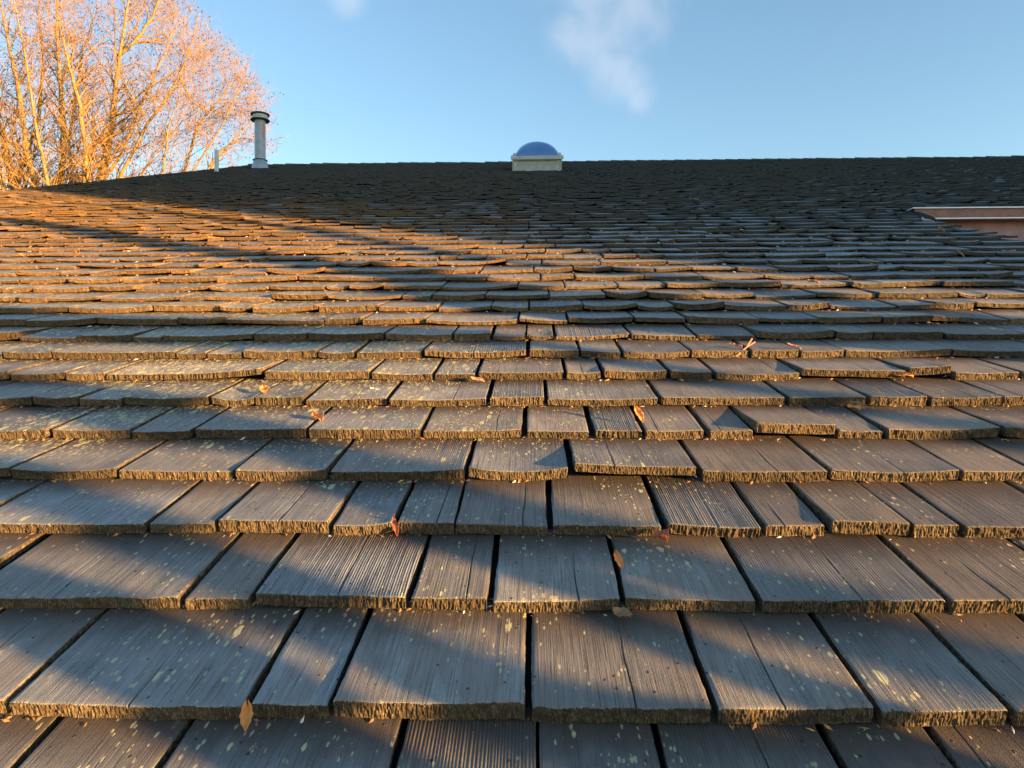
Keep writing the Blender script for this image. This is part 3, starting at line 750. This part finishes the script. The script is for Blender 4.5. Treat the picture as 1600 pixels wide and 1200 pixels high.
for pl, wpx, dy in limbs:
    P0 = [tree_pt(px, py, dy * (1 if i > 1 else .3)) for i, (px, py) in enumerate(pl)]
    # refine
    pts = []
    for i in range(len(P0) - 1):
        for t in (0, .25, .5, .75): pts.append(P0[i] * (1 - t) + P0[i + 1] * t + np.array([rt.gauss(0, .022), rt.gauss(0, .03), 0]) * (0 if i == 0 else 1))
    pts.append(P0[-1]); n = len(pts)
    rad = [max(.012, wpx * K / 2 * (1.15 - 1.12 * (i / (n - 1)) ** 1.2)) for i in range(n)]
    tb.tube(pts, rad, 8)
    for i in range(5, n):
        for _ in range(2):
            ax = pts[i] - pts[i - 1]; ax /= np.linalg.norm(ax)
            rv = np.array([rt.gauss(0, 1), abs(rt.gauss(.3, .8)), rt.gauss(.1, .6)]); rv -= ax * (rv @ ax); rv /= np.linalg.norm(rv)
            ang = rt.uniform(.45, .95); nd = ax * math.cos(ang) + rv * math.sin(ang)
            branch(pts[i], nd, rt.uniform(1.8, 4.2), min(rad[i] * .42, .065), 1)
tb.build('trunk', [M_BARK], tree, smooth=True)
for c_ in balls:
    tw_.lathe(c_, [(.001, -.045), (.04, -.02), (.04, .02), (.001, .045)], 5, 1)
tw_.build('crown', [M_TWIG, M_BALL], tree, smooth=False)
print('tree faces', len(tw_.f), 'balls', len(balls))

# ------------------------------------------------------------------ unseen shadow throwers towards the sun: an added hip-roofed building and a bare tree
PV = np.array([math.cos(SUN_AZ), math.sin(SUN_AZ), 0])            # level, square to the light
SH = np.array([SUNV[0], SUNV[1], 0]) / math.cos(SUN_ELEV)
DB = 22.0
def shp(w, q, D):                            # w along PV, q height relative to the ray through the camera
    return PV * w + SH * D + np.array([0, 0, CAMZ + q + D * math.tan(SUN_ELEV)])
nb = empty('shade_house', tuple((PV * 18 + SH * (DB + 6)) * np.array([1, 1, 0])))
tag(nb, 'large plain house shape with steep dark hipped roof, added out of view to shade the upper right slope', 'house')
q0, w0 = .66, 4.32; wr, qr = 10.4, 9.4; w1 = 40.0  # outline of the added building, fitted to the shade edge on the slope
a = shp(w0, q0, DB); b_ = shp(wr, qr, DB + 1.5); c = shp(w1 - 6, qr, DB + 1.5); d = shp(w1, q0, DB)
a2 = shp(w0, q0, DB + 12); a2[2] = a[2]; d2 = shp(w1, q0, DB + 12); d2[2] = a[2]; d[2] = a[2]; c[2] = b_[2]
b2_ = shp(wr, qr, DB + 10.5); c2 = shp(w1 - 6, qr, DB + 10.5); b2_[2] = c2[2] = b_[2]
rb = MB()
rb.add([a, d, d2, a2, b_, c, b2_, c2], [(0, 1, 5, 4), (1, 2, 7, 5), (2, 3, 6, 7), (3, 0, 4, 6), (4, 5, 7, 6), (0, 3, 2, 1)])
rb.build('shade_house_roof', [M_NBR], nb)
wb = MB()
lo = [shp(w0 + .05, q0, DB + .4), shp(w1 - .4, q0, DB + .4), shp(w1 - .4, q0, DB + 11.6), shp(w0 + .05, q0, DB + 11.6)]
for v in lo: v[2] = 0
wb.prism(lo, (0, 0, a[2] - .02))
wb.build('wall', [M_NB], nb)
for i in range(7):
    for zz in (1.2, 4.0):
        if zz + 1.4 > a[2]: continue
        winb = MB(); p = shp(w0 + 3 + i * 5, 0, DB + .37); p[2] = zz
        winb.prism([p, p + PV * 1.2, p + PV * 1.2 + [0, 0, 1.3], p + [0, 0, 1.3]], SH * -.03)
        winb.build('shade_house_window', [M_DOME], nb)

shade = MB()
shade_tree = empty('unseen_shade_tree', (13.5, -7.0, 0))
tag(shade_tree, 'unseen bare grey tree to the right, placed to shade the near shakes', 'tree')
def proj(px, py, D):
    p = R2W([at(px, py, .02)])[0]
    w = p @ PV; dist = p @ SH
    return p + SUNV * (D - dist) / math.cos(SUN_ELEV)
def limb_from(edges, D, n=10, tail=None, dD=0.0):
    """edges: picture points of the two edges of a shadow on the roof; the limb that throws it stands D towards the sun"""
    pts, rad = [], []
    for i, (e1, e2) in enumerate(edges):
        Di = D + dD * i
        A, B = proj(*e1, Di), proj(*e2, Di)
        pts.append((A + B) / 2); v = A - B; v = v - SUNV * (v @ SUNV)
        rad.append(np.linalg.norm(v) / 2)
    # true half width is square to the limb itself
    out = []
    for i, p in enumerate(pts):
        ax = pts[min(i + 1, len(pts) - 1)] - pts[max(i - 1, 0)]; ax -= SUNV * (ax @ SUNV); ax /= np.linalg.norm(ax)
        A, B = proj(*edges[i][0], D + dD * i), proj(*edges[i][1], D + dD * i); v = A - B; v -= SUNV * (v @ SUNV); v -= ax * (v @ ax)
        out.append(max(.006, np.linalg.norm(v) / 2))
    pp, rr = [], []
    for i in range(len(pts) - 1):
        for t in (0, .33, .66): pp.append(pts[i] * (1 - t) + pts[i + 1] * t); rr.append(out[i] * (1 - t) + out[i + 1] * t)
    pp.append(pts[-1]); rr.append(out[-1])
    if tail is not None: pp.append(np.array(tail)); rr.append(rr[-1])
    shade.tube(pp, rr, n)
    return pts, out
EDGES = {
 'D1': ([((480, 668), (400, 690)), ((587, 735), (470, 745)), ((650, 762), (560, 790)), ((790, 825), (672, 845)), ((965, 902), (840, 920)), ((1095, 965), (1000, 985)), ((1240, 1041), (1115, 1060)), ((1449, 1116), (1290, 1140)), ((1650, 1200), (1450, 1230))], 5.2, -.32),
 'D2': ([((180, 770), (100, 800)), ((330, 835), (240, 860)), ((445, 871), (345, 895)), ((560, 925), (440, 965)), ((640, 996), (552, 1035)), ((780, 1070), (640, 1098)), ((930, 1085), (800, 1140)), ((1100, 1100), (1000, 1160)), ((1300, 1150), (1150, 1210))], 4.8, -.28),
 'D3': ([((-40, 860), (-120, 960)), ((150, 905), (20, 1000)), ((300, 950), (130, 1080)), ((340, 985), (170, 1085))], 4.0, -.1),
 'B1': ([((-60, 334), (-60, 341)), ((0, 337), (0, 347)), ((120, 350), (120, 364)), ((240, 370), (235, 386)), ((380, 388), (370, 402)), ((600, 410), (570, 430)), ((760, 432), (700, 452)), ((900, 450), (850, 492)), ((1080, 462), (1050, 520)), ((1300, 488), (1280, 530)), ((1650, 530), (1650, 560))], 10.0, -.55),
 'B2': ([((150, 316), (150, 320)), ((300, 333), (300, 338)), ((480, 352), (470, 360)), ((640, 378), (620, 386)), ((800, 404), (780, 412)), ((1000, 420), (990, 428))], 12.0),
 'C1': ([((-80, 470), (-80, 520)), ((100, 482), (80, 530)), ((350, 495), (320, 545)), ((560, 500), (520, 540)), ((760, 505), (720, 530))], 11.0),
 'C2': ([((-60, 585), (-80, 625)), ((130, 590), (90, 650)), ((280, 610), (200, 690)), ((480, 668), (400, 700))], 9.0),
 'C3': ([((-80, 700), (-100, 760)), ((60, 715), (20, 800)), ((180, 765), (110, 815))], 8.0),
}
ends = {}
for kx, v in EDGES.items():
    ends[kx] = limb_from(v[0], v[1], dD=v[2] if len(v) > 2 else 0.0)
# the trunk and the forks that carry those limbs
tr = np.array([13.5, -7.0, 0.0])
EDG = MB()
shade.tube([tr + [0, 0, -.3], tr + [0, 0, 1.0], tr + [-.2, .1, 2.6], tr + [-.5, .3, 3.7]], [.42, .33, .30, .26], 12)
for kx in ends:
    pts, rad = ends[kx]
    j = pts[-1]
    shade.tube([j, j * .6 + (tr + [-.5, .3, 3.0]) * .4 + [0, 0, -.5], tr + [-.5, .3, 3.4]], [max(rad[-1], .03), max(rad[-1], .05), .12], 8)
shade.build('trunk', [M_BARK2], shade_tree, smooth=True)

# ------------------------------------------------------------------ dead leaves
def leaf_mat(name, c1, c2):
    m, t, b = new_mat(name)
    tcn = t.nodes.new('ShaderNodeTexCoord'); n = noisen(t, tcn.outputs['Object'], 60, 4, .6)
    t.links.new(ramp(t, [(.3, c1), (.7, c2)], n), b.inputs['Base Color'])
    b.inputs['Roughness'].default_value = .6
    b.inputs['Subsurface Weight'].default_value = 0.0
    bumpn(t, b, n, .001)
    return m
LM = {'orange': leaf_mat('orange_leaf', (.58, .19, .04), (.80, .34, .08)), 'red': leaf_mat('red_leaf', (.30, .06, .03), (.48, .14, .05)),
      'brown': leaf_mat('brown_leaf', (.20, .10, .045), (.36, .20, .09)), 'pink': leaf_mat('pink_stem', (.42, .17, .09), (.55, .27, .15)),
      'white': leaf_mat('pale_scrap', (.5, .48, .42), (.75, .72, .66))}
def leaf(px, py, length, width, colour, label, ang=0.0, h=.004, curl=.5, tilt=0.2, name='dead_leaf', cat='leaf'):
    c = at(px, py, h)
    n, mm = 14, 6; vs = []; fc = []
    r_ = random.Random(int(px * 7 + py))
    ca, sa = math.cos(ang), math.sin(ang)
    for i in range(n + 1):
        t = i / n; wv = width / 2 * (math.sin(math.pi * min(1, t * .93 + .04)) ** .8) * (1 + .12 * math.sin(t * 21 + px))
        for j in range(mm + 1):
            u = j / mm * 2 - 1
            x = u * wv; y = (t - .5) * length
            z = .004 + curl * width * .5 * u * u * (1 + .4 * math.sin(3 * t + px)) + tilt * (t) * length + .1 * width * math.sin(6 * t)
            vs.append((c[0] + ca * x - sa * y, c[1] + sa * x + ca * y, h + max(z, 0.001)))
    for i in range(n):
        for j in range(mm): fc.append((i * (mm + 1) + j, i * (mm + 1) + j + 1, (i + 1) * (mm + 1) + j + 1, (i + 1) * (mm + 1) + j))
    o = mesh_obj(name, R2W(vs), fc, [LM[colour]], None, smooth=True)
    md = o.modifiers.new('thick', 'SOLIDIFY'); md.thickness = .0006
    tag(o, label, cat, 'dead leaves on the roof')
    return o
LEAVES = [
 (387, 1131, .036, .016, 'orange', 'curled bright orange leaf poking out below the widest bottom shake', .25, .012, .9, .35),
 (971, 965, .030, .026, 'brown', 'brown fan shaped leaf tip hanging under a dark joint in the second row of shakes', 1.2, .006, .5, .2),
 (1032, 846, .030, .028, 'red', 'crumpled red leaf beside a yellow lichen patch below the third row of shakes', .9, .006, .8, .3),
 (966, 885, .030, .014, 'orange', 'small orange leaf wedged upright in a narrow joint', .3, .02, .7, .5),
 (618, 833, .042, .012, 'red', 'thin dark red leaf standing in a joint left of centre', .35, .004, .6, .5),
 (998, 657, .050, .020, 'orange', 'orange leaf stuck in the joint beside a narrow shake', .3, .022, .5, .5),
 (497, 658, .050, .032, 'orange', 'orange leaf lying against the joint of a lichen spotted shake', .7, .012, .5, .2),
 (413, 613, .040, .030, 'orange', 'tiny orange leaf at the corner of a curled shake on the left', .4, .02, .4, .2),
 (746, 598, .045, .028, 'pink', 'pale pinkish leaf fragment at the foot of a wide joint', 1.4, .004, .4, .2),
 (1334, 640, .040, .032, 'orange', 'flat orange leaf on a shake at the right next to a lifted one', .5, .012, .3, .1),
 (1410, 590, .060, .030, 'orange', 'orange leaf half hidden under two raised shakes', 1.2, .010, .4, .1),
 (1240, 546, .05, .018, 'pink', 'broken pink leaf on the right edge of a butt', .9, .028, .5, .3),
 (1152, 543, .035, .022, 'red', 'very small red scrap beside the pink twig', .9, .03, .5, .2),
 (120, 398, .06, .04, 'orange', 'small orange leaf on the sunlit shakes far left', .9, .03, .4, .2),
 (35, 401, .05, .04, 'orange', 'smallest orange leaf near the left edge of the sunlit shakes', .9, .03, .4, .2),
 (1500, 402, .06, .02, 'brown', 'tan leaf standing on the shaded shakes below the pink wall', .4, .03, .5, .6),
 (1368, 385, .05, .03, 'brown', 'tan scrap of leaf on shaded shakes left of the pink wall', 1.2, .03, .5, .3),
 (1270, 444, .06, .04, 'pink', 'light leaf scrap on the shaded shakes right of centre', .9, .03, .5, .2),
 (1470, 364, .06, .035, 'brown', 'pale dry leaf just below the brown fascia', .5, .03, .5, .6),
 (1449, 349, .09, .06, 'white', 'pale crumpled scrap at the corner below the fascia end', 1.3, .04, .6, .3),
 (1087, 315, .16, .02, 'brown', 'dry twiggy leaf on the dark upper roof right of the skylight', .8, .03, .5, .2),
 (586, 612, .035, .020, 'white', 'pale scrap caught at the foot of a joint near the middle', 1.2, .004, .4, .2),
 (1340, 633, .05, .01, 'brown', 'thin brown stalk of the flat orange leaf on the right', .9, .016, .2, .1),
]
for L in LEAVES: leaf(*L[:6], ang=L[6], h=L[7], curl=L[8], tilt=L[9])
# crumbs of bark, seed and leaf that gather against the butts and in the joints
lt = MB(); rl = random.Random(5)
for r in range(0, 24):
    s0 = S1 + (r - 1) * E
    wv = .75 * s0 + .3
    for _ in range(int(26 + 7 * r)):
        x = rl.uniform(max(-wv, RAKE), min(wv, 3.2))
        if rl.random() < .3 and r in GAPS:
            gs = [q[0] for q in GAPS[r] if abs(q[0]) < wv and q[0] < 3.3]
            x = rl.choice(gs) + rl.uniform(-.004, .004); ss = s0 + rl.uniform(-.01, .04)
        else: ss = s0 - abs(rl.gauss(.003, .006))
        L_ = rl.uniform(.0025, .008) * (1 + r / 14); w_ = L_ * rl.uniform(.15, .5); a_ = rl.uniform(0, math.pi)
        base_h = T - T / E * ((ss - s0) % E) + .0012
        if ss >= s0: base_h = .0015
        c_ = np.array([x, ss, base_h]); d1 = np.array([math.cos(a_), math.sin(a_), rl.uniform(-.1, .35)]) * L_; d2 = np.array([-math.sin(a_), math.cos(a_), 0]) * w_
        up = np.array([0, 0, w_ * .7])
        vs = R2W([c_ - d1, c_ - d2, c_ + d1, c_ + d2, c_ + up + d1 * .1])
        lt.add(vs, [(0, 1, 4), (1, 2, 4), (2, 3, 4), (3, 0, 4), (0, 3, 2, 1)], rl.choice([0, 0, 0, 0, 0, 1, 1, 2]))
tag(lt.build('leaf_litter', [LM['brown'], LM['orange'], LM['white']], None), 'crumbs of bark, seed and dry leaf caught along the shake edges', 'litter', kind='stuff')
tgb = MB()
pA, pB, pC = at(1150, 557, .012), at(1166, 543, .03), at(1175, 529, .055)
tgb.tube(list(R2W([pA, pB, pC])), [.0015, .0025, .003], 6)
tgb.tube(list(R2W([pB, pB + [.035, .02, .015]])), [.0015, .0025], 6)
tag(tgb.build('twig', [LM['pink']], None), 'forked pink leaf stalk leaning on a shake edge right of centre', 'twig')
